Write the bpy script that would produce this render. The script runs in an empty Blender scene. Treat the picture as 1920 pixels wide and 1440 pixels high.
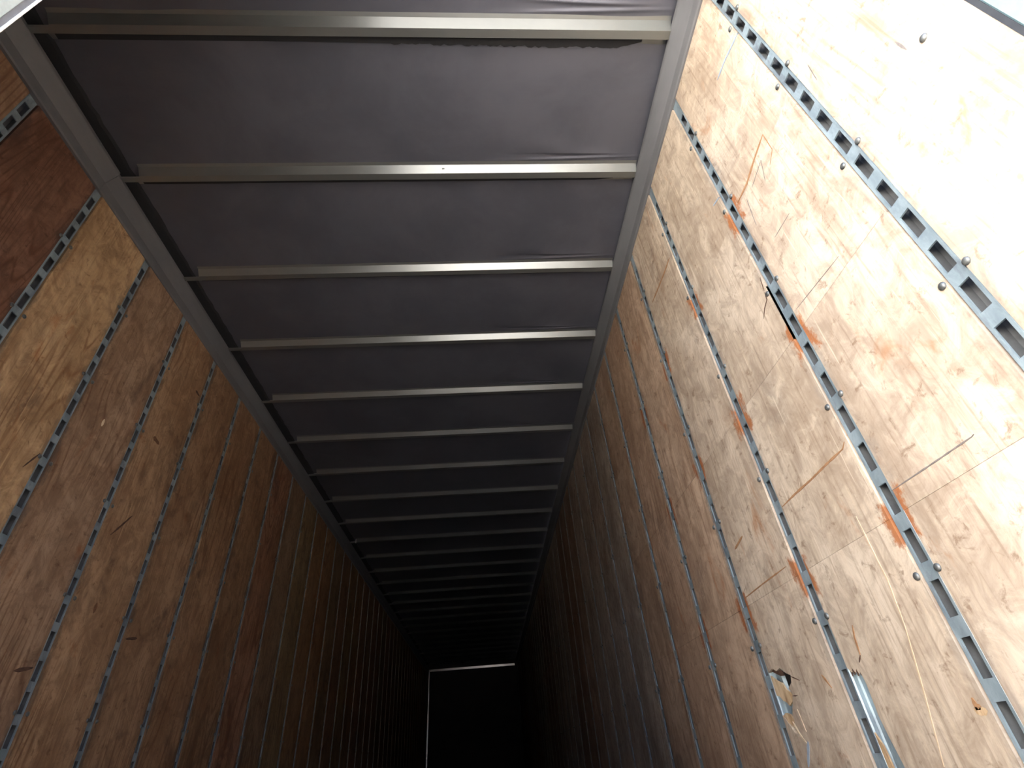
import bpy, bmesh, math, random
from mathutils import Matrix, Vector
from mathutils.geometry import tessellate_polygon
random.seed(7)
C = bpy.context.scene.collection
S = bpy.context.scene

# ------------------------------------------------------------------ camera
cam = bpy.data.cameras.new('camera')
cam.sensor_fit = 'HORIZONTAL'; cam.sensor_width = 36.0
cam.lens = 962.62 / 1920 * 36.0
cam.clip_start = 0.02; cam.clip_end = 400
camo = bpy.data.objects.new('camera', cam); C.objects.link(camo)
R_ = Vector((0.99662558, -0.03515067, -0.0741747))
U_ = Vector((0.03877242, -0.59489428, 0.80286829))
F_ = Vector((0.07234746, 0.80303501, 0.59152398))
M = Matrix((R_, U_, -F_)).transposed().to_4x4()
M.translation = Vector((0.381, 0.0, 0.447))
camo.matrix_world = M
S.camera = camo

# ------------------------------------------------------------------ sky, sun, exposure
SUN_EL, SUN_AZ = 42.0, 90.0          # azimuth from +Y (into the trailer) clockwise: on the left side of the trailer
w = bpy.data.worlds.new('sky'); S.world = w; w.use_nodes = True
nt = w.node_tree; nt.nodes.clear()
sky = nt.nodes.new('ShaderNodeTexSky'); sky.sky_type = 'NISHITA'; sky.sun_disc = False
sky.sun_elevation = math.radians(SUN_EL); sky.sun_rotation = math.radians(SUN_AZ)
sky.air_density = 1.0; sky.dust_density = 2.5; sky.ozone_density = 1.0
bg = nt.nodes.new('ShaderNodeBackground'); bg.inputs['Strength'].default_value = 0.12
wo = nt.nodes.new('ShaderNodeOutputWorld')
nt.links.new(sky.outputs[0], bg.inputs[0]); nt.links.new(bg.outputs[0], wo.inputs[0])
sl = bpy.data.lights.new('sun', 'SUN'); sl.energy = 5.0; sl.angle = math.radians(0.53); sl.color = (1, 0.95, 0.87)
so = bpy.data.objects.new('sun', sl); C.objects.link(so)
az, el = math.radians(SUN_AZ), math.radians(SUN_EL)
sdir = Vector((math.sin(az) * math.cos(el), math.cos(az) * math.cos(el), math.sin(el)))
so.rotation_euler = sdir.to_track_quat('Z', 'Y').to_euler()
so.location = (-4, -8, 9)
vs = S.view_settings
vs.view_transform = 'Standard'; vs.look = 'None'; vs.gamma = 1.0; vs.use_curve_mapping = False
vs.exposure = 4.2

# ------------------------------------------------------------------ dimensions (metres; floor z = 0)
XW = 1.272          # plywood face
HB = 2.760          # underside of the roof bows
ZR = 2.665          # lower edge of the top rails
YR, YF = 0.297, 16.30
RY0, RS = 0.6121, 0.4115     # right-hand posts
LY0, LS = 0.5970, 0.4068     # left-hand posts
BY0, BS = 0.7908, 0.61       # roof bows
DOOR_DEG = 95.0
SEAMS = [0.286, 0.812, 1.337, 1.863]

# ------------------------------------------------------------------ material helpers
def newmat(name):
    m = bpy.data.materials.new(name); m.use_nodes = True
    n = m.node_tree; b = n.nodes['Principled BSDF']
    return m, n, b
class G:
    def __init__(s, n): s.n = n
    def node(s, t, **k):
        x = s.n.nodes.new(t)
        for a, v in k.items(): setattr(x, a, v)
        return x
    def link(s, a, b): s.n.links.new(a, b)
    def put(s, sock, v):
        if hasattr(v, 'default_value') or hasattr(v, 'is_linked'): s.link(v, sock)
        else: sock.default_value = v
    def m(s, op, a, b=0.0, c=None, clamp=False):
        x = s.node('ShaderNodeMath', operation=op, use_clamp=clamp)
        s.put(x.inputs[0], a); s.put(x.inputs[1], b)
        if c is not None: s.put(x.inputs[2], c)
        return x.outputs[0]
    def pos(s, scale=(1, 1, 1), off=(0, 0, 0)):
        g = s.node('ShaderNodeNewGeometry')
        mp = s.node('ShaderNodeMapping'); s.link(g.outputs['Position'], mp.inputs[0])
        mp.inputs['Scale'].default_value = scale
        s.put(mp.inputs['Location'], off)
        return mp.outputs[0]
    def noise(s, vec, scale, detail=4, rough=0.55, dist=0.0):
        x = s.node('ShaderNodeTexNoise'); s.link(vec, x.inputs['Vector'])
        x.inputs['Scale'].default_value = scale; x.inputs['Detail'].default_value = detail
        x.inputs['Roughness'].default_value = rough; x.inputs['Distortion'].default_value = dist
        return x.outputs[0]
    def ramp(s, f, lo, hi):
        x = s.node('ShaderNodeMapRange'); x.interpolation_type = 'SMOOTHSTEP'
        s.put(x.inputs[0], f); x.inputs[1].default_value = lo; x.inputs[2].default_value = hi
        return x.outputs[0]
    def mix(s, f, a, b, mode='MIX'):
        x = s.node('ShaderNodeMix', data_type='RGBA', blend_type=mode)
        s.put(x.inputs[0], f); s.put(x.inputs[6], a); s.put(x.inputs[7], b)
        return x.outputs[2]
def col(r, g, b): return (r, g, b, 1.0)

def plywood(name, rust):
    m, n, b = newmat(name); g = G(n)
    oi = g.node('ShaderNodeObjectInfo')
    cx = g.node('ShaderNodeCombineXYZ')
    rnd = g.m('MULTIPLY', oi.outputs['Random'], 7.0)
    g.link(g.m('MULTIPLY', oi.outputs['Random'], 7.0), cx.inputs[1]); g.link(g.m('MULTIPLY', oi.outputs['Random'], 3.0), cx.inputs[2])
    p = g.pos(); ps = g.pos((1, 1, 0.12), cx.outputs[0]); pf = g.pos((1, 1, 0.035), cx.outputs[0]); pv = g.pos((1, 1, 0.35), cx.outputs[0])
    c = g.mix(g.ramp(g.noise(pv, 3.2, 5, 0.6), 0.34, 0.66), col(0.405, 0.315, 0.235), col(0.60, 0.505, 0.40))
    # cathedral figure of the veneer: contour lines of a stretched noise field
    f = g.noise(ps, 3.0, 2, 0.45, 0.35)
    fr = g.m('FRACT', g.m('MULTIPLY', f, 26.0))
    ring = g.m('SUBTRACT', 1.0, g.ramp(g.m('ABSOLUTE', g.m('SUBTRACT', fr, 0.5)), 0.0, 0.22))
    ringm = g.m('MULTIPLY', ring, g.ramp(g.noise(p, 1.3, 2), 0.42, 0.62))
    c = g.mix(g.m('MULTIPLY', ringm, 0.45 if rust else 0.75), c, col(0.20, 0.10, 0.05))
    # fine fibre
    fib = g.noise(pf, 95.0, 3, 0.6)
    c = g.mix(g.m('MULTIPLY', g.ramp(fib, 0.52, 0.72), 0.42), c, col(0.17, 0.10, 0.055))
    c = g.mix(g.m('MULTIPLY', g.ramp(fib, 0.50, 0.30), 0.22), c, col(0.74, 0.60, 0.43))
    # grime, scuffs and orange tannin patches
    gr = g.noise(g.pos((1, 1, 0.6)), 4.5, 7, 0.68, 0.6)
    c = g.mix(g.m('MULTIPLY', g.ramp(gr, 0.52, 0.70), 0.55 if rust else 0.80), c, col(0.15, 0.11, 0.09))
    bl = g.noise(g.pos((1, 1, 0.75), (1.3, 0.4, 2.2)), 13.0, 8, 0.72, 0.9)
    c = g.mix(g.m('MULTIPLY', g.ramp(bl, 0.42, 0.64), 0.50 if rust else 0.60), c, col(0.25, 0.175, 0.125))
    c = g.mix(g.m('MULTIPLY', g.ramp(bl, 0.46, 0.32), 0.35), c, col(0.74, 0.64, 0.52))
    sp = g.noise(p, 26.0, 5, 0.7, 0.5)
    c = g.mix(g.m('MULTIPLY', g.ramp(sp, 0.56, 0.70), 0.60), c, col(0.16, 0.09, 0.05))
    og = g.noise(g.pos((1, 1, 0.5), (3.1, 5.2, 1.7)), 7.0, 5, 0.65, 0.8)
    c = g.mix(g.m('MULTIPLY', g.ramp(og, 0.60, 0.74), 0.55), c, col(0.36, 0.145, 0.045))
    # pale scuff strokes, slanted
    sc = g.node('ShaderNodeMapping'); g.link(p, sc.inputs[0]); sc.inputs['Rotation'].default_value = (0.35, 0, 0); sc.inputs['Scale'].default_value = (1, 30, 1.5)
    st = g.noise(sc.outputs[0], 3.0, 2, 0.5)
    c = g.mix(g.m('MULTIPLY', g.ramp(st, 0.68, 0.74), 0.40), c, col(0.76, 0.66, 0.52))
    # rust round the post fixings, where the old cross rails were screwed on
    sq = g.node('ShaderNodeSeparateXYZ'); g.link(p, sq.inputs[0])
    y0_, st_ = (RY0, RS) if rust else (LY0, LS)
    uu = g.m('ABSOLUTE', g.m('MULTIPLY', g.m('SUBTRACT', g.m('FRACT', g.m('ADD', g.m('DIVIDE', g.m('SUBTRACT', sq.outputs[1], y0_), st_), 0.5)), 0.5), st_))
    dd_ = g.m('ADD', g.m('DIVIDE', uu, 0.055), g.m('MULTIPLY', g.m('SUBTRACT', g.noise(g.pos((1, 1, 0.5), (4, 2, 7)), 11.0, 6, 0.7), 0.5), 3.0))
    c = g.mix(g.m('MULTIPLY', g.ramp(dd_, 0.75, 0.25), 0.30 if rust else 0.70), c, col(0.17, 0.155, 0.15))
    if rust:
        sx = g.node('ShaderNodeSeparateXYZ'); g.link(p, sx.inputs[0]); Y, Z = sx.outputs[1], sx.outputs[2]
        u = g.m('MULTIPLY', g.m('SUBTRACT', g.m('FRACT', g.m('ADD', g.m('DIVIDE', g.m('SUBTRACT', Y, RY0), RS), 0.5)), 0.5), RS)
        du = g.m('DIVIDE', g.m('ABSOLUTE', u), 0.047)
        dz = None
        for zs in (0.800, 1.325, 1.868):
            d = g.m('DIVIDE', g.m('ABSOLUTE', g.m('SUBTRACT', Z, zs)), 0.062)
            dz = d if dz is None else g.m('MINIMUM', dz, d)
        nn = g.m('MULTIPLY', g.m('SUBTRACT', g.noise(g.pos((1, 1, 0.6)), 17.0, 6, 0.75), 0.5), 2.6)
        dd = g.m('ADD', g.m('MAXIMUM', du, dz), nn)
        near = g.m('MULTIPLY', g.ramp(Y, 0.80, 0.95), g.ramp(Y, 3.0, 2.3))
        c = g.mix(g.m('MULTIPLY', g.m('MULTIPLY', g.ramp(dd, 1.05, 0.70), near), 0.92), c, g.mix(g.noise(p, 45.0, 4), col(0.42, 0.145, 0.035), col(0.22, 0.075, 0.035)))
    c = g.mix(1.0, c, oi.outputs['Color'], 'MULTIPLY')
    g.link(c, b.inputs['Base Color'])
    b.inputs['Roughness'].default_value = 0.62; b.inputs['Specular IOR Level'].default_value = 0.3
    bp = g.node('ShaderNodeBump'); bp.inputs['Strength'].default_value = 0.35; bp.inputs['Distance'].default_value = 0.002
    g.link(g.m('ADD', fib, g.m('MULTIPLY', sp, 0.7)), bp.inputs['Height']); g.link(bp.outputs[0], b.inputs['Normal'])
    return m

def metal(name, c1, c2, metallic, r1, r2, nscale=14.0, stretch=(1, 1, 1), bump=0.0, dirt=None):
    m, n, b = newmat(name); g = G(n)
    p = g.pos(stretch)
    a = g.noise(p, nscale, 6, 0.65, 0.3)
    c = g.mix(g.ramp(a, 0.35, 0.65), col(*c1), col(*c2))
    if dirt:
        c = g.mix(g.m('MULTIPLY', g.ramp(g.noise(p, nscale * 0.45, 7, 0.7), 0.50, 0.66), 0.75), c, col(*dirt))
    g.link(c, b.inputs['Base Color'])
    b.inputs['Metallic'].default_value = metallic
    mr = g.node('ShaderNodeMapRange'); g.link(a, mr.inputs[0]); mr.inputs[1].default_value = 0.3; mr.inputs[2].default_value = 0.7
    mr.inputs[3].default_value = r1; mr.inputs[4].default_value = r2; g.link(mr.outputs[0], b.inputs['Roughness'])
    if bump:
        bp = g.node('ShaderNodeBump'); bp.inputs['Strength'].default_value = bump; bp.inputs['Distance'].default_value = 0.004
        g.link(g.noise(g.pos(), 9.0, 3), bp.inputs['Height']); g.link(bp.outputs[0], b.inputs['Normal'])
    return m

PLY_R = plywood('plywood_right', True)
PLY_L = plywood('plywood_left', False)
GALV = metal('galvanised_steel', (0.27, 0.34, 0.38), (0.38, 0.46, 0.50), 0.5, 0.40, 0.55, 30.0, (1, 1, 0.4), 0.05, (0.19, 0.22, 0.25))
BOWM = metal('bow_aluminium', (0.245, 0.252, 0.245), (0.28, 0.286, 0.276), 0.75, 0.27, 0.33, 3.0, (0.4, 1, 1), 0.0)
ROOF = metal('roof_sheet', (0.104, 0.106, 0.128), (0.132, 0.133, 0.157), 0.40, 0.36, 0.46, 2.2, (1, 1, 1), 0.03)
RAIL = metal('rail_aluminium', (0.150, 0.150, 0.156), (0.185, 0.184, 0.19), 0.3, 0.55, 0.65, 5.0, (1, 0.4, 1), 0.0)
BOLT = metal('bolt_steel', (0.11, 0.115, 0.115), (0.18, 0.185, 0.18), 0.6, 0.35, 0.55, 60.0)
SKIN = metal('outer_skin', (0.055, 0.05, 0.048), (0.085, 0.08, 0.078), 0.2, 0.6, 0.75, 6.0)
FRAME = metal('rear_frame_paint', (0.22, 0.32, 0.34), (0.27, 0.37, 0.39), 0.1, 0.4, 0.55, 5.0, (1, 1, 1), 0.03, (0.18, 0.27, 0.30))
DOORM = metal('door_paint', (0.060, 0.074, 0.065), (0.074, 0.088, 0.078), 0.0, 0.4, 0.5, 5.0)
CAVITY = metal('channel_inside', (0.085, 0.088, 0.092), (0.13, 0.133, 0.138), 0.2, 0.5, 0.65, 20.0)
SEAL_SHADE = metal('black_seal_shade', (0.012, 0.012, 0.014), (0.02, 0.02, 0.022), 0.0, 0.7, 0.85, 30.0)  # sealer, tyres of the added trailer and the painted shade strips under the roof
DOOREDGE = metal('door_edge_grey', (0.024, 0.026, 0.031), (0.034, 0.036, 0.041), 0.0, 0.5, 0.6, 30.0)
GREYSEAL = metal('grey_seal', (0.20, 0.21, 0.21), (0.28, 0.29, 0.29), 0.0, 0.6, 0.7, 30.0)
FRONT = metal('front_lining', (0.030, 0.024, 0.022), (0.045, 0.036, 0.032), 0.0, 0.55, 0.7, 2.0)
ALU = metal('mill_aluminium', (0.40, 0.37, 0.35), (0.46, 0.43, 0.41), 0.95, 0.20, 0.28, 3.0)
BRIGHT = metal('bright_aluminium', (0.72, 0.70, 0.67), (0.82, 0.80, 0.77), 0.3, 0.35, 0.5, 12.0)
FLOORM = metal('floor_boards', (0.13, 0.08, 0.05), (0.21, 0.14, 0.09), 0.0, 0.6, 0.75, 9.0, (4, 0.3, 1), 0.1)
GROUND = metal('asphalt', (0.20, 0.195, 0.185), (0.26, 0.25, 0.24), 0.0, 0.8, 0.95, 1.2, (1, 1, 1), 0.1)
EDGEW = metal('dirty_ply_edge', (0.10, 0.075, 0.055), (0.16, 0.12, 0.09), 0.0, 0.8, 0.9, 60.0)
EDGEPALE = metal('door_edge_pale', (0.24, 0.27, 0.25), (0.29, 0.32, 0.30), 0.0, 0.5, 0.6, 90.0)
EDGEGREY = metal('door_edge_groove', (0.085, 0.09, 0.10), (0.11, 0.115, 0.125), 0.0, 0.5, 0.6, 90.0)
BOUNCE = metal('bounce_paint', (0.78, 0.78, 0.76), (0.84, 0.84, 0.82), 0.0, 0.4, 0.5, 3.0)
DARKW = metal('torn_dark_wood', (0.06, 0.03, 0.02), (0.11, 0.055, 0.035), 0.0, 0.8, 0.9, 40.0)
TORN = metal('torn_pale_wood', (0.42, 0.27, 0.14), (0.62, 0.45, 0.28), 0.0, 0.75, 0.9, 60.0, (1, 1, 0.2), 0.1, (0.22, 0.12, 0.06))
SPLIT = metal('split_veneer', (0.26, 0.125, 0.055), (0.36, 0.19, 0.09), 0.0, 0.75, 0.9, 50.0)
SPLITD = metal('dark_knot', (0.13, 0.06, 0.03), (0.19, 0.09, 0.045), 0.0, 0.75, 0.9, 50.0)
KERF = metal('scored_line', (0.14, 0.12, 0.11), (0.20, 0.17, 0.16), 0.0, 0.75, 0.9, 50.0)
PALEW = metal('fresh_scratch', (0.70, 0.55, 0.36), (0.78, 0.64, 0.45), 0.0, 0.7, 0.85, 50.0)
FADED = metal('faded_scratch', (0.50, 0.37, 0.24), (0.58, 0.45, 0.31), 0.0, 0.7, 0.85, 50.0)
BLUEM = metal('blue_chalk', (0.24, 0.30, 0.38), (0.32, 0.37, 0.44), 0.0, 0.8, 0.9, 50.0)

# ------------------------------------------------------------------ mesh helpers
def mesh(name, verts, faces, smooth=False):
    me = bpy.data.meshes.new(name); me.from_pydata([tuple(v) for v in verts], [], faces); me.validate(); me.update()
    bm = bmesh.new(); bm.from_mesh(me); bmesh.ops.recalc_face_normals(bm, faces=bm.faces); bm.to_mesh(me); bm.free()
    if smooth:
        for p in me.polygons: p.use_smooth = True
    return me
def link(name, me, mat=None, parent=None, loc=(0, 0, 0), rz=0.0):
    if mat is not None and not me.materials: me.materials.append(mat)
    o = bpy.data.objects.new(name, me); C.objects.link(o)
    o.location = loc; o.rotation_euler = (0, 0, rz); o.color = (1, 1, 1, 1)
    if parent: o.parent = parent
    return o
def tag(o, label, cat=None, group=None, kind=None):
    if label: o['label'] = label
    if cat: o['category'] = cat
    if group: o['group'] = group
    if kind: o['kind'] = kind
    return o
class MB:
    def __init__(s): s.v = []; s.f = []
    def box(s, a, b):
        i = len(s.v)
        for z in (a[2], b[2]):
            for x, y in ((a[0], a[1]), (b[0], a[1]), (b[0], b[1]), (a[0], b[1])): s.v.append((x, y, z))
        s.f += [(i, i+3, i+2, i+1), (i+4, i+5, i+6, i+7), (i, i+1, i+5, i+4), (i+1, i+2, i+6, i+5), (i+2, i+3, i+7, i+6), (i+3, i, i+4, i+7)]
        return s
    def quad(s, a, b, c, d):
        i = len(s.v); s.v += [a, b, c, d]; s.f.append((i, i+1, i+2, i+3)); return s
    def prism(s, prof, fn0, fn1):                     # closed profile swept between two maps of profile points
        i = len(s.v); k = len(prof)
        s.v += [fn0(p) for p in prof] + [fn1(p) for p in prof]
        for j in range(k): s.f.append((i+j, i+(j+1) % k, i+k+(j+1) % k, i+k+j))
        s.f.append(tuple(i+j for j in range(k))[::-1]); s.f.append(tuple(i+k+j for j in range(k)))
        return s
    def build(s, name, mat, parent=None, smooth=False, **k): return link(name, mesh(name, s.v, s.f, smooth), mat, parent, **k)
def bevelled_box(a, b, w=0.002):
    bm = bmesh.new(); bmesh.ops.create_cube(bm, size=1)
    for v in bm.verts: v.co = Vector([(a[i]+b[i])/2 + v.co[i]*(b[i]-a[i]) for i in range(3)])
    bmesh.ops.bevel(bm, geom=bm.edges[:], offset=w, segments=1, affect='EDGES')
    me = bpy.data.meshes.new('m'); bm.to_mesh(me); bm.free(); return me

# ------------------------------------------------------------------ the setting
def shell(name, a, b, mat, label):
    return tag(MB().box(a, b).build(name, mat), label, None, None, 'structure')
shell('ground', (-40, -40, -1.25), (40, 40, -1.20), GROUND, 'pale concrete yard outside the trailer')
nb_ = shell('added_trailer', (-4.85, -5.5, -0.10), (-2.25, 11.0, 2.90), BOUNCE, 'added white trailer, out of view, bouncing light onto the right wall')  # added out of view to bounce sunlight onto the right wall
MB().box((-4.88, -5.53, 2.80), (-2.235, 11.0, 2.95)).build('added_top_rail', BOUNCE, nb_)
MB().box((-4.88, -5.53, -0.20), (-2.235, 11.0, -0.05)).build('added_bottom_rail', BRIGHT, nb_)
def added_tyre(x, y):
    n = 24; mb = MB(); pr = [(0.50*math.cos(2*math.pi*i/n), 0.50*math.sin(2*math.pi*i/n)) for i in range(n)]
    mb.prism(pr, lambda p: (x-0.14, y+p[0], -0.70+p[1]), lambda p: (x+0.14, y+p[0], -0.70+p[1])).build('added_wheel', SEAL_SHADE, nb_)
for yy in (-3.6, -2.35):
    for xx in (-2.50, -4.60): added_tyre(xx, yy)
wh = shell('added_warehouse', (-20, -24, -1.2), (20, -16, 6.0), SKIN, 'added dark building, out of view, blocking light from the horizon')  # added out of view to cut horizon light reaching deep inside
for i in range(6): MB().box((-17+i*6, -16.0, -0.2), (-14+i*6, -15.94, 2.8)).build('added_dock_door', DOOREDGE, wh)
floor = shell('floor', (-1.33, 0.20, -0.12), (1.33, YF+0.05, 0.0), FLOORM, 'worn brown board floor of the trailer')
wall_right = shell('wall_right', (1.316, YR-0.01, -0.02), (1.33, YF+0.05, 2.80), SKIN, 'right trailer wall lined with weathered plywood, sunlit near the doorway')
wall_left = shell('wall_left', (-1.33, YR-0.01, -0.02), (-1.316, YF+0.05, 2.80), SKIN, 'left trailer wall lined with brown plywood, in shade')
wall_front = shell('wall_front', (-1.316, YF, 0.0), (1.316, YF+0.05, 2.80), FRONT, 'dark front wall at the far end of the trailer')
MB().prism([(0, 0), (-0.040, 0.0), (-0.046, 0.052), (0, 0.052)], lambda p: (-1.19, YF+p[0], 2.628+p[1]), lambda p: (1.19, YF+p[0], 2.628+p[1])).build('header_strip', ALU, wall_front)
wall_front.children[0]['label'] = 'pale metal strip along the top of the front wall'
MB().prism([(0, 0), (0.030, 0), (0.030, -0.0255), (0, -0.0285)], lambda p: (-1.235+p[0], YF+p[1], 0.0), lambda p: (-1.200+p[0], YF+p[1], 2.63)).build('corner_trim', ALU, wall_front)
MB().prism([(0, 0), (-0.02, 0), (-0.02, -0.008), (-0.008, -0.03), (0, -0.03)], lambda p: (1.25+p[0], YF+p[1], 0.0), lambda p: (1.25+p[0], YF+p[1], 2.63)).build('corner_trim', FRONT, wall_front)

# roof sheet: one metal skin, faintly wavy, creased beside each bow near the right wall
def roof():
    nx = 78; ys = []
    y = 0.20
    while y < YF+0.05:
        ys.append(y)
        k = (y - BY0) / BS; d = (k - math.floor(k)) * BS
        y += 0.003 if BS-0.125 < d < BS-0.025 and y < 4.0 else (0.05 if y < 6 else 0.12)
    ys.append(YF+0.05)
    V = []; Fc = []
    for y in ys:
        k = (y - BY0) / BS; d = BS - (k - math.floor(k)) * BS          # distance to the next bow further in
        for i in range(nx+1):
            x = -1.30 + 2.60*i/nx
            z = 2.7935 + 0.0016*math.sin(3.1*x+1.7*y)*math.sin(2.3*y+0.4) + 0.0009*math.sin(7*x-3*y)
            wd = math.exp(-((x-0.86)/0.20)**2); wd2 = math.exp(-((x-0.92)/0.26)**2)
            z -= 0.0070*wd*math.exp(-((d-0.085-0.006*math.sin(4*x))/0.0075)**2) + 0.0055*wd2*math.exp(-((d-0.055-0.03*(x-0.9))/0.0075)**2)
            V.append((x, y, z))
    n = nx+1
    for j in range(len(ys)-1):
        for i in range(nx): Fc.append((j*n+i, j*n+i+1, (j+1)*n+i+1, (j+1)*n+i))
    o = link('ceiling', mesh('ceiling', V, Fc, True), ROOF)
    tag(o, 'dark metal roof sheet over the trailer', None, None, 'structure')
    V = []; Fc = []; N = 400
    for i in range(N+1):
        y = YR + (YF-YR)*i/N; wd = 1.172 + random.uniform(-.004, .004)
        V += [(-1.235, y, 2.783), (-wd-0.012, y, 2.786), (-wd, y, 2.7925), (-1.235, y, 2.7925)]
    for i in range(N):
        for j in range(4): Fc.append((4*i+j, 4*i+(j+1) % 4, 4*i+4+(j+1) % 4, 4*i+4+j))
    link('sealant_shade', mesh('sealant_shade', V, Fc), SEAL_SHADE, o)  # dark strip painting the soft shadow band beside the left rail
    top = MB().box((-1.30, 0.10, 2.825), (1.30, YF+0.05, 2.835)).build('roof_top_skin', SKIN, o)
roof()

# top rails
RP = [(-0.03, 2.648), (0.006, 2.648), (0.010, 2.655), (0.012, 2.700), (0.017, 2.706), (0.048, 2.752), (0.050, 2.757), (0.050, 2.772), (-0.03, 2.772)]
def rail(name, side, y0, y1, label, dn=0.0, dz=0.0):
    f = lambda y: (lambda p: (side*(XW - p[0] - (dn if p[0] > 0 else 0)), y, p[1] - (dz if p[1] < 2.74 else 0)))
    tag(MB().prism(RP, f(y0), f(y1)).build(name, RAIL), label, None, None, 'structure')
rail('trim_1', -1, YR, 1.392, 'grey metal top rail above left plywood, short length nearest the doorway', 0.006, 0.006)
rail('trim_2', -1, 1.398, YF, 'grey metal top rail running along left wall into the dark')
rail('trim_3', 1, YR, YF, 'grey metal top rail running along right wall into the dark')

# rear frame: corner posts and header
o = link('trim_4', bevelled_box((1.270, 0.10, -0.15), (1.37, 0.2885, 2.95), 0.003), FRAME); tag(o, 'pale blue painted steel corner post of the rear door frame', None, None, 'structure')
MB().box((1.271, 0.2885, 0.0), (1.33, 0.2975, 2.80)).build('seal_strip', DOOREDGE, o)
MB().box((1.2685, 0.225, 0.0), (1.2715, 0.2265, 2.60)).build('weld_seam', GREYSEAL, o)
o = link('trim_5', bevelled_box((-1.37, 0.10, -0.15), (-1.268, 0.284, 2.95), 0.006), FRAME); tag(o, 'painted steel corner post behind the shut left door', None, None, 'structure')
o = link('trim_6', bevelled_box((-1.268, 0.10, 2.64), (1.268, 0.19, 2.95), 0.006), FRAME); tag(o, 'painted steel header over the rear doorway', None, None, 'structure')
# left door, shut: its free edge shows in the top left corner of the view
door = link('door_1', bevelled_box((-1.32, 0.125, -0.10), (-0.050, 0.185, 2.72), 0.004), DOORM); tag(door, 'white outer face of the shut left rear door', None, None, 'structure')
link('lining_board', bevelled_box((-1.31, 0.185, 0.0), (-0.08, 0.195, 2.66), 0.002), FLOORM, door)
link('edge_channel', bevelled_box((-0.052, 0.135, -0.10), (-0.030, 0.188, 2.72), 0.003), DOOREDGE, door)
link('edge_cap', bevelled_box((-0.031, 0.160, -0.10), (-0.022, 0.1872, 2.72), 0.0008), EDGEPALE, door)
link('edge_groove', bevelled_box((-0.031, 0.1870, -0.10), (-0.0232, 0.1924, 2.72), 0.0005), EDGEGREY, door)
link('edge_bead', bevelled_box((-0.031, 0.1922, -0.10), (-0.022, 0.1945, 2.72), 0.0006), BRIGHT, door)
def cyl(mb, a, b, r, n=12):
    a, b = Vector(a), Vector(b); d = (b-a).normalized(); u = d.orthogonal().normalized(); v = d.cross(u)
    prof = [(r*math.cos(2*math.pi*i/n), r*math.sin(2*math.pi*i/n)) for i in range(n)]
    return mb.prism(prof, lambda p: tuple(a+u*p[0]+v*p[1]), lambda p: tuple(b+u*p[0]+v*p[1]))
cyl(MB(), (-0.55, 0.10, -0.12), (-0.55, 0.10, 2.74), 0.014).build('lock_rod', GALV, door)

# right door, swung open past a right angle on its hinges
d2 = link('door_2', bevelled_box((-1.22, -0.03, -0.10), (0.0, 0.03, 2.72), 0.004), DOORM, None, (1.36, 0.06, 0.0), math.radians(DOOR_DEG)); tag(d2, 'right rear door swung wide open outside the doorway', None, None, 'structure')
link('lining_board', bevelled_box((-1.19, 0.03, 0.0), (-0.04, 0.042, 2.66), 0.002), FLOORM, d2)

# ------------------------------------------------------------------ plywood panels
def panel_mesh(poly, x0, x1):                         # outline in (y, z), from face x0 back to x1
    pts = [p for i, p in enumerate(poly) if (Vector(p)-Vector(poly[i-1])).length > 1e-6]
    k = len(pts)
    tris = tessellate_polygon([[Vector((y, z, 0)) for y, z in pts]])
    V = [(x0, y, z) for y, z in pts] + [(x1, y, z) for y, z in pts]
    Fc = [tuple(t) for t in tris] + [tuple(i+k for i in t)[::-1] for t in tris] + [(i, (i+1) % k, k+(i+1) % k, k+i) for i in range(k)]
    return mesh('plywood_panel', V, Fc)
def rect(y0, y1, z0, z1): return [(y0, z0), (y1, z0), (y1, z1), (y0, z1)]
G2 = 0.0245
HOLE_D = [(1.826, 0.500), (1.805, 0.488), (1.778, 0.452), (1.752, 0.440), (1.734, 0.427), (1.748, 0.455), (1.762, 0.476), (1.757, 0.500), (1.735, 0.524), (1.719, 0.546), (1.729, 0.563), (1.702, 0.574), (1.692, 0.592), (1.715, 0.600), (1.742, 0.617), (1.768, 0.612), (1.790, 0.622), (1.826, 0.614)]
HOLE_C = [(1.4125, 0.310), (1.385, 0.305), (1.352, 0.300), (1.346, 0.340), (1.352, 0.385), (1.361, 0.432), (1.366, 0.470), (1.364, 0.500), (1.362, 0.535), (1.367, 0.562), (1.373, 0.556), (1.378, 0.570), (1.386, 0.560), (1.392, 0.572), (1.400, 0.562), (1.4125, 0.574)]
HOLE_B = [(1.0461, 1.550), (1.056, 1.538), (1.060, 1.520), (1.072, 1.516), (1.076, 1.490), (1.083, 1.462), (1.076, 1.440), (1.070, 1.418), (1.0461, 1.410)]
redges = [YR+0.001] + [RY0 + RS*k for k in range(39) if RY0 + RS*k < YF-0.05] + [YF]
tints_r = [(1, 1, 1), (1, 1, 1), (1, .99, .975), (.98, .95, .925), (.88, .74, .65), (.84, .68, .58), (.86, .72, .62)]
panels_r = {}
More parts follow.
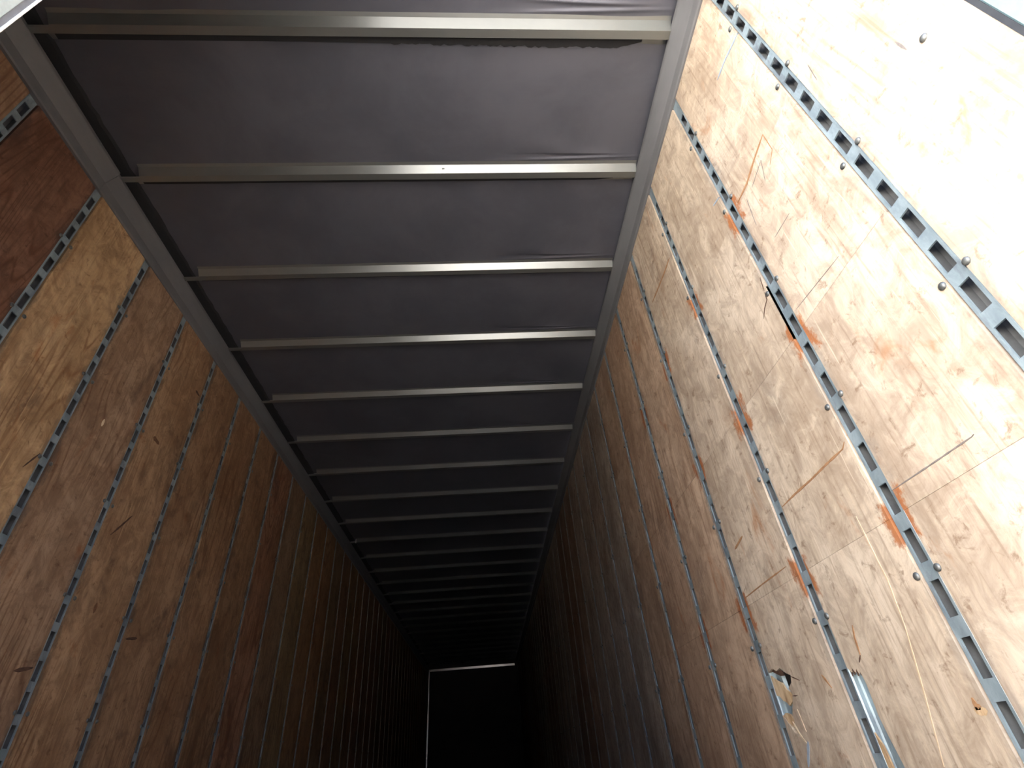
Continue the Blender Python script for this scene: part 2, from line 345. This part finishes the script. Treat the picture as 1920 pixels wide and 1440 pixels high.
for k in range(len(redges)-1):
    y0 = redges[k] + (0 if k == 0 else G2); y1 = redges[k+1] - (G2 if k < len(redges)-2 else 0)
    rows = [0.004] + SEAMS + [2.66] if 0 < k < 7 else [0.004, 2.66]
    for r in range(len(rows)-1):
        z0, z1 = rows[r] + (0.00025 if r else 0), rows[r+1] - (0.00025 if r < len(rows)-2 else 0)
        P = rect(y0, y1, z0, z1)
        if k < 7:
            if k == 3 and r == 1: P = [(y0, z0), (y1, z0)] + [(min(a, y1), b) for a, b in HOLE_D] + [(y1, z1), (y0, z1)]
            if k == 2 and r == 1: P = [(y0, z0), (y1, z0)] + [(min(a, y1), b) for a, b in HOLE_C] + [(y1, z1), (y0, z1)]
            if k == 2 and r == 2: P = [(y0, z0), (y1, z0), (y1, z1), (y0, z1)] + [(max(a, y0), b) for a, b in HOLE_B]
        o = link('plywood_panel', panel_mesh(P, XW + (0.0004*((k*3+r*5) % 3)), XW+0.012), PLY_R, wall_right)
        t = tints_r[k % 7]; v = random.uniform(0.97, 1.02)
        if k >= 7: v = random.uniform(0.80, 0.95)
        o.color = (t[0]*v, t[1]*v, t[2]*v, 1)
        if k >= 4:
            o.data.materials.append(EDGEW)
            for q in o.data.polygons:
                if abs(q.normal.x) < 0.5: q.material_index = 1
        panels_r[(k, r)] = o
ledges = [YR+0.001] + [LY0 + LS*k for k in range(39) if LY0 + LS*k < YF-0.05] + [YF]
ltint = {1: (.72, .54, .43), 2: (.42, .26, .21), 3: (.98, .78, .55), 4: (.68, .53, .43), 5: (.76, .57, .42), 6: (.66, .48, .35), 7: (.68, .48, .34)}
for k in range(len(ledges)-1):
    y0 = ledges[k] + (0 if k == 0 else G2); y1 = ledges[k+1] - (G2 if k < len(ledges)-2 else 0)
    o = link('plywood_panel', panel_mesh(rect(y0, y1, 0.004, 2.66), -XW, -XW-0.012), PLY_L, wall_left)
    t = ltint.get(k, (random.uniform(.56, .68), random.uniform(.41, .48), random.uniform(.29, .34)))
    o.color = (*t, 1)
    if k == 2: o['label'] = 'dark red-brown plywood panel with strong wavy grain'
    if k == 3: o['label'] = 'golden brown plywood panel'

# ------------------------------------------------------------------ slotted posts with bolts
def post_mesh(z_first, pitch, ztop):
    mb = MB(); ch = MB(); hw, fw, sw, fn = 0.0225, 0.0195, 0.0130, -0.0045
    z0 = 0.004; zs = []
    z = z_first
    while z - pitch > 0.12: z -= pitch
    while z + 0.05 < ztop-0.03: zs.append(z); z += pitch
    for s in (-1, 1):
        mb.quad((fn, s*sw, z0), (fn, s*fw, z0), (fn, s*fw, ztop), (fn, s*sw, ztop))
        mb.quad((fn, s*fw, z0), (fn-0.0035, s*hw, z0), (fn-0.0035, s*hw, ztop), (fn, s*fw, ztop))
        ch.quad((fn-0.0035, s*hw, z0), (-0.018, s*hw, z0), (-0.018, s*hw, ztop), (fn-0.0035, s*hw, ztop))
        ch.quad((-0.018, s*hw, z0), (-0.0215, s*0.026, z0), (-0.0215, s*0.026, ztop), (-0.018, s*hw, ztop))
        ch.quad((-0.0215, s*0.026, z0), (-0.0215, s*0.058, z0), (-0.0215, s*0.058, ztop), (-0.0215, s*0.026, ztop))
        ch.quad((-0.0215, s*0.058, z0), (-0.032, s*0.062, z0), (-0.032, s*0.062, ztop), (-0.0215, s*0.058, ztop))
    cuts = [z0]
    for q in zs: cuts += [q-0.034, q+0.034]
    cuts.append(ztop)
    for i in range(0, len(cuts), 2): mb.quad((fn, -sw, cuts[i]), (fn, sw, cuts[i]), (fn, sw, cuts[i+1]), (fn, -sw, cuts[i+1]))
    for q in zs:
        a, b, d = q-0.034, q+0.034, fn-0.004
        mb.quad((fn, -sw, a), (fn, sw, a), (d, sw, a), (d, -sw, a)); mb.quad((fn, -sw, b), (fn, sw, b), (d, sw, b), (d, -sw, b))
        mb.quad((fn, -sw, a), (fn, -sw, b), (d, -sw, b), (d, -sw, a)); mb.quad((fn, sw, a), (fn, sw, b), (d, sw, b), (d, sw, a))
    nf = len(ch.f)
    ch.quad((-0.040, -0.021, z0), (-0.040, 0.021, z0), (-0.040, 0.021, ztop), (-0.040, -0.021, ztop))   # inside of the channel
    for s in (-1, 1): ch.quad((-0.009, s*0.0215, z0), (-0.040, s*0.021, z0), (-0.040, s*0.021, ztop), (-0.009, s*0.0215, ztop))
    fp = mesh('face_plate', mb.v, mb.f); fp.materials.append(GALV)
    cm = mesh('channel', ch.v, ch.f); cm.materials.append(GALV); cm.materials.append(CAVITY)
    for p in cm.polygons[nf:]: p.material_index = 1
    return fp, cm
def bolt_vf():
    V = []; Fc = []; n = 10
    rings = [(0.0, 0.0085), (0.0022, 0.0082), (0.0046, 0.0056)]
    for h, r in rings:
        for i in range(n): V.append((h, r*math.cos(2*math.pi*i/n), r*math.sin(2*math.pi*i/n)))
    V.append((0.0056, 0, 0))
    for j in range(2):
        for i in range(n): Fc.append((j*n+i, j*n+(i+1) % n, (j+1)*n+(i+1) % n, (j+1)*n+i))
    for i in range(n): Fc.append((2*n+i, 2*n+(i+1) % n, 3*n))
    return V, Fc
bv, bf = bolt_vf()
bolt_me = mesh('bolt', bv, bf, True); bolt_me.materials.append(BOLT)
def bolts_joined(zs):
    V = []; Fc = []
    for z in zs:
        for s in (-1, 1):
            i = len(V); V += [(a, b+s*0.0305, c+z) for a, b, c in bv]; Fc += [tuple(i+q for q in f) for f in bf]
    me = mesh('bolts', V, Fc, True); me.materials.append(BOLT); return me
ORD = ['first', 'second', 'third', 'fourth', 'fifth', 'sixth', 'seventh', 'eighth', 'ninth', 'tenth', 'eleventh', 'twelfth', 'thirteenth', 'fourteenth', 'fifteenth', 'sixteenth', 'seventeenth', 'eighteenth', 'nineteenth']
BR = [0.277, 0.692, 1.111, 1.524, 1.932, 2.347]
BL = [0.32, 0.716, 1.113, 1.510, 1.906, 2.302]
RL = {0: 'wide slotted steel post across the sunlit plywood, nearest the doorway on the right wall',
      1: 'slotted steel post with rust stains and a dark tear beside it, second on right wall',
      2: 'slotted steel post with its bright flange laid bare low down, third on right wall',
      3: 'slotted steel post beside the jagged hole in the plywood, fourth on right wall'}
LL = {0: 'slotted steel post at left wall hidden behind the shut rear door',
      1: 'short visible slotted steel post at the upper left picture edge, first on left wall',
      2: 'slotted steel post between dark red and golden plywood panels on left wall'}
def posts(side, y0, step, me, bz, labels, sname, skip):
    jb = bolts_joined(bz)
    k = 0
    while y0 + step*k < YF-0.05:
        o = bpy.data.objects.new('logistics_post', None); C.objects.link(o); o.empty_display_size = 0.05
        o.location = (side*XW, y0+step*k, 0); o.rotation_euler = (0, 0, math.pi if side > 0 else 0.0)
        link('face_plate', me[0], None, o); link('channel', me[1], None, o)
        n = k - skip
        lab = labels.get(k)
        if lab is None and n < 14: lab = '%s slotted steel post from the doorway along the %s plywood wall' % (ORD[n], sname)
        if lab is None: lab = 'thin dark slotted post deep inside the trailer on the %s wall' % sname
        tag(o, lab, 'post', 'slotted posts of the %s wall' % sname)
        if k < 8:
            for z in bz:
                for s in (-1, 1): link('bolt', bolt_me, None, o, (0, s*0.0305, z))
        else: tag(link('bolts', jb, None, o), None, kind='stuff')
        k += 1
posts(1, RY0, RS, post_mesh(0.435, 0.1035, ZR-0.012), BR, RL, 'right', 0)
posts(-1, LY0, LS, post_mesh(1.353, 0.1008, ZR-0.012), BL, LL, 'left', 1)
link('bolt', bolt_me, None, panels_r[(0, 0)], (XW, 0.371, 1.512), math.pi)

# ------------------------------------------------------------------ roof bows
def bow_mesh():
    mb = MB(); xl, xn, xr, t = -1.222, -1.135, 1.222, 0.002
    full = [(-0.042, 2.792), (-0.027, 2.789), (0.0, 2.760), (0.031, 2.760), (0.040, 2.790), (0.060, 2.792)]
    notch = [(0.004, 2.763), (0.010, 2.760), (0.031, 2.760), (0.040, 2.790), (0.060, 2.792)]
    def strip(pr, a, b):
        inner = [(y, z + (t if 0 < i < len(pr)-1 else 0.0005)) for i, (y, z) in enumerate(pr)]
        mb.prism(pr + inner[::-1], lambda p: (a, p[0], p[1]), lambda p: (b, p[0], p[1]))
    strip(full, xn, xr); a = mesh('hat_section', mb.v, mb.f); a.materials.append(BOWM)
    mb.v = []; mb.f = []; strip(notch, xl, xn); b = mesh('end_tab', mb.v, mb.f); b.materials.append(BOWM); return a, b
bme = bow_mesh()
nb = 0
while BY0 + BS*nb < YF-0.2:
    o = bpy.data.objects.new('roof_bow', None); C.objects.link(o); o.empty_display_size = 0.05; o.location = (0, BY0 + BS*nb, 0)
    link('hat_section', bme[0], None, o); link('end_tab', bme[1], None, o)
    lab = {0: 'nearest roof bow, edged with ragged black sealer and painted shadow, at the top of the view',
           1: 'second roof bow from the doorway, with a small dent in its bright face'}.get(nb)
    if lab is None and nb < 19: lab = '%s metal roof bow from the doorway, spanning the dark roof' % ORD[nb]
    if lab is None: lab = 'faint metal roof bow in the dark far end of the trailer'
    tag(o, lab, 'roof bow', 'roof bows')
    if nb < 5:
        V = []; Fc = []; N = 160 if nb == 0 else 24     # black sealer and painted shadow line behind the bow, ragged on the nearest one
        for i in range(N+1):
            x = -1.15 + 2.27*i/N; t = i/N
            wdt = 0.009 + random.uniform(-.001, .001)
            if nb == 0: wdt = 0.010 + 0.011*min(1, max(0, (t-0.40)/0.45)) + (random.uniform(-.003, .005) if t > 0.55 else 0)
            if t > 0.96: wdt *= (1-t)/0.04
            V += [(x, 0.041, 2.786), (x, 0.050+max(wdt, 0.0005), 2.788), (x, 0.041, 2.7925), (x, 0.050+max(wdt, 0.0005), 2.7925)]
        for i in range(N):
            a, b = 4*i, 4*i+4; Fc += [(a, a+1, b+1, b), (a+1, a+3, b+3, b+1), (a+2, b+2, b+3, a+3), (a, b, b+2, a+2)]
        link('sealant_shade', mesh('sealant_shade', V, Fc), SEAL_SHADE, o)
    if nb == 1:
        me = bolt_me.copy(); me.materials.clear()
        d = link('dent', me, GREYSEAL, o, (0.27, -0.011, 2.7755)); d.rotation_euler = (0, math.radians(56), math.radians(-90)); d.scale = (0.5, 1.3, 0.9)
    if nb == 9: MB().box((-1.150, -0.012, 2.742), (-1.143, -0.006, 2.80)).build('clip', BRIGHT, o)
    nb += 1

# ------------------------------------------------------------------ marks and damage on the plywood
def ribbon(name, side, parent, pts, w, mat, label=None, proud=0.0007, jit=0.25, taper=True):
    V = []; Fc = []; P = []
    for i in range(len(pts)-1):
        a, b = Vector(pts[i]), Vector(pts[i+1]); m = max(2, int((b-a).length/0.012))
        P += [a.lerp(b, j/m) for j in range(m)]
    P.append(Vector(pts[-1])); n = len(P)
    for i, p in enumerate(P):
        d = (P[min(i+1, n-1)] - P[max(i-1, 0)]).normalized(); q = Vector((-d.y, d.x))
        t = i/(n-1); ww = w*0.5*(1+random.uniform(-jit, jit))*(min(1, 0.25+4*min(t, 1-t)) if taper else 1)
        for s in (1, -1):
            e = p + q*ww*s; V.append((side*(XW-proud), e.x, e.y)); V.append((side*(XW+0.003), e.x, e.y))
    for i in range(n-1):
        a, b = 4*i, 4*i+4; Fc += [(a, a+2, b+2, b), (a, b, b+1, a+1), (a+2, a+3, b+3, b+2)]
    o = link(name, mesh(name, V, Fc), mat, parent)
    if label: o['label'] = label
    return o
def poly(name, parent, pts, x0, x1, mat, label=None):
    me = panel_mesh(pts, x0, x1); me.name = name
    o = link(name, me, mat, parent)
    if label: o['label'] = label
    return o
# MARKS
MARKS = [
    (1, 'scratch', KERF, 0.0028, [(1.0013, 0.8582), (0.8722, 0.8573), (0.7722, 0.8574), (0.7658, 0.8591)]),
    (1, 'crack', SPLIT, 0.006, [(1.4042, 0.9935), (1.3256, 0.9967), (1.235, 0.9972), (1.1503, 1.0009), (1.075, 1.0022), (1.0585, 1.0136)]),
    (1, 'crack', SPLIT, 0.008, [(1.4856, 2.2102), (1.5669, 2.2073), (1.6722, 2.2142), (1.7751, 2.2221)]),
    (1, 'crack', SPLIT, 0.008, [(0.7659, 1.9052), (0.8479, 1.8911), (0.9111, 1.8752), (0.9819, 1.8796)]),
    (1, 'crack', SPLIT, 0.0025, [(0.7659, 1.9052), (0.7683, 1.8253), (0.8034, 1.8005)]),
    (1, 'chalk_mark', BLUEM, 0.008, [(0.6323, 2.2857), (0.6803, 2.2989), (0.7261, 2.3129), (0.7878, 2.3182)]),
    (1, 'chalk_mark', BLUEM, 0.008, [(1.0451, 2.0049), (1.0907, 2.0209)]),
    (1, 'scratch', KERF, 0.0022, [(0.8189, 1.8561), (0.9008, 1.8386)]),
    (1, 'scratch', KERF, 0.002, [(0.8189, 1.8561), (0.847, 1.7877)]),
    (1, 'scratch', KERF, 0.0024, [(0.9414, 1.8398), (0.9606, 1.7308)]),
    (1, 'scratch', KERF, 0.002, [(0.8377, 1.6162), (0.9229, 1.6217)]),
    (1, 'scratch', KERF, 0.002, [(0.5487, 1.8379), (0.5571, 1.7726)]),
    (1, 'scratch', KERF, 0.0018, [(0.7861, 1.3725), (0.9861, 1.3909)]),
    (1, 'scratch', KERF, 0.004, [(0.4024, 1.5816), (0.4008, 1.5378)]),
    (1, 'crack', DARKW, 0.004, [(1.062, 1.5388), (1.0686, 1.5133), (1.0933, 1.5019), (1.1184, 1.4812)]),
    (1, 'crack', DARKW, 0.004, [(1.0506, 1.5928), (1.0609, 1.5445)]),
    (1, 'scratch', FADED, 0.003, [(1.1382, 0.8558), (1.139, 0.7647), (1.1384, 0.7057), (1.153, 0.6163)]),
    (1, 'scratch', FADED, 0.003, [(1.153, 0.6163), (1.1863, 0.5068), (1.2295, 0.3766)]),
    (1, 'crack', SPLIT, 0.005, [(1.3204, 0.6532), (1.3319, 0.6281), (1.338, 0.5908)]),
    (1, 'crack', DARKW, 0.005, [(1.338, 0.5908), (1.3535, 0.5772)]),
    (1, 'chalk_mark', BLUEM, 0.01, [(1.72, 0.4326), (1.7652, 0.3748)]),
    (1, 'scratch', FADED, 0.004, [(1.7702, 0.4817), (1.7527, 0.4486), (1.728, 0.4266)]),
    (1, 'scratch', FADED, 0.002, [(1.7185, 0.5085), (1.7108, 0.4545)]),
    (1, 'scratch', SPLIT, 0.004, [(1.8179, 0.8378), (1.6672, 0.8444), (1.5017, 0.8492)]),
    (1, 'crack', DARKW, 0.01, [(3.5456, 1.8417), (3.5398, 1.783), (3.5312, 1.7283)]),
    (1, 'crack', SPLIT, 0.006, [(1.5313, 0.5733), (1.5059, 0.5399)]),
    (1, 'crack', DARKW, 0.003, [(1.6933, 0.5892), (1.6487, 0.5731)]),
    (1, 'crack', DARKW, 0.003, [(1.7199, 0.5417), (1.6888, 0.5402)]),
    (1, 'crack', SPLIT, 0.01, [(1.0745, 0.4798), (1.075, 0.4631), (1.064, 0.4673)]),
    (1, 'crack', TORN, 0.012, [(1.0822, 0.4637), (1.0727, 0.4564), (1.0549, 0.46)]),
    (1, 'crack', SPLIT, 0.008, [(1.6893, 1.0091), (1.7713, 0.991)]),
    (-1, 'gouge', DARKW, 0.009, [(2.3126, 1.3981), (2.359, 1.4606), (2.4049, 1.5258)]),
    (-1, 'gouge', DARKW, 0.012, [(2.6658, 1.0364), (2.7525, 1.0542)]),
    (-1, 'gouge', DARKW, 0.014, [(2.5374, 2.3596), (2.5898, 2.3539)]),
    (-1, 'chip', PALEW, 0.016, [(1.998, 1.7752), (1.9977, 1.8114)]),
    (-1, 'knot', SPLITD, 0.022, [(2.3417, 1.9244), (2.401, 1.9145)]),
    (-1, 'scratch', DARKW, 0.006, [(1.7438, 1.4417), (1.7825, 1.5202)]),
    (-1, 'scratch', DARKW, 0.012, [(2.1076, 0.8341), (2.1906, 0.8552)]),
    (-1, 'chip', PALEW, 0.012, [(1.381, 1.8966), (1.378, 1.9125)]),
    (-1, 'crack', SPLITD, 0.016, [(2.3942, 1.087), (2.3921, 1.1295)]),
]
for side, nm, mat, wd, pts in MARKS:
    ribbon(nm, side, wall_right if side > 0 else wall_left, pts, wd, mat)
# torn inner plies left hanging in the holes
hd = panels_r[(3, 1)]; hc = panels_r[(2, 1)]
poly('torn_ply', hd, [(1.823, 0.606), (1.790, 0.588), (1.765, 0.580), (1.752, 0.562), (1.733, 0.548), (1.738, 0.530), (1.764, 0.520), (1.775, 0.530), (1.792, 0.536), (1.806, 0.548), (1.823, 0.552)], XW+0.004, XW+0.009, TORN, 'pale torn ply hanging in the hole')
poly('torn_ply', hd, [(1.823, 0.622), (1.800, 0.612), (1.765, 0.598), (1.738, 0.596), (1.748, 0.610), (1.775, 0.618)], XW+0.007, XW+0.011, DARKW)
poly('torn_ply', hd, [(1.823, 0.498), (1.800, 0.505), (1.776, 0.500), (1.758, 0.482), (1.772, 0.470), (1.800, 0.480)], XW+0.002, XW+0.008, TORN)
poly('splinter', hc, [(1.4095, 0.440), (1.396, 0.415), (1.392, 0.370), (1.400, 0.330), (1.4095, 0.325)], XW+0.002, XW+0.006, TORN, 'splinter of plywood beside the bare flange')
for i, (a, b) in enumerate(((1.370, 0.566), (1.382, 0.572), (1.394, 0.570), (1.405, 0.574))):
    poly('splinter', hc, [(a-0.005, b+0.004), (a+0.005, b+0.006), (a+0.001, b-0.014-0.006*(i % 2))], XW+0.003, XW+0.006, DARKW)
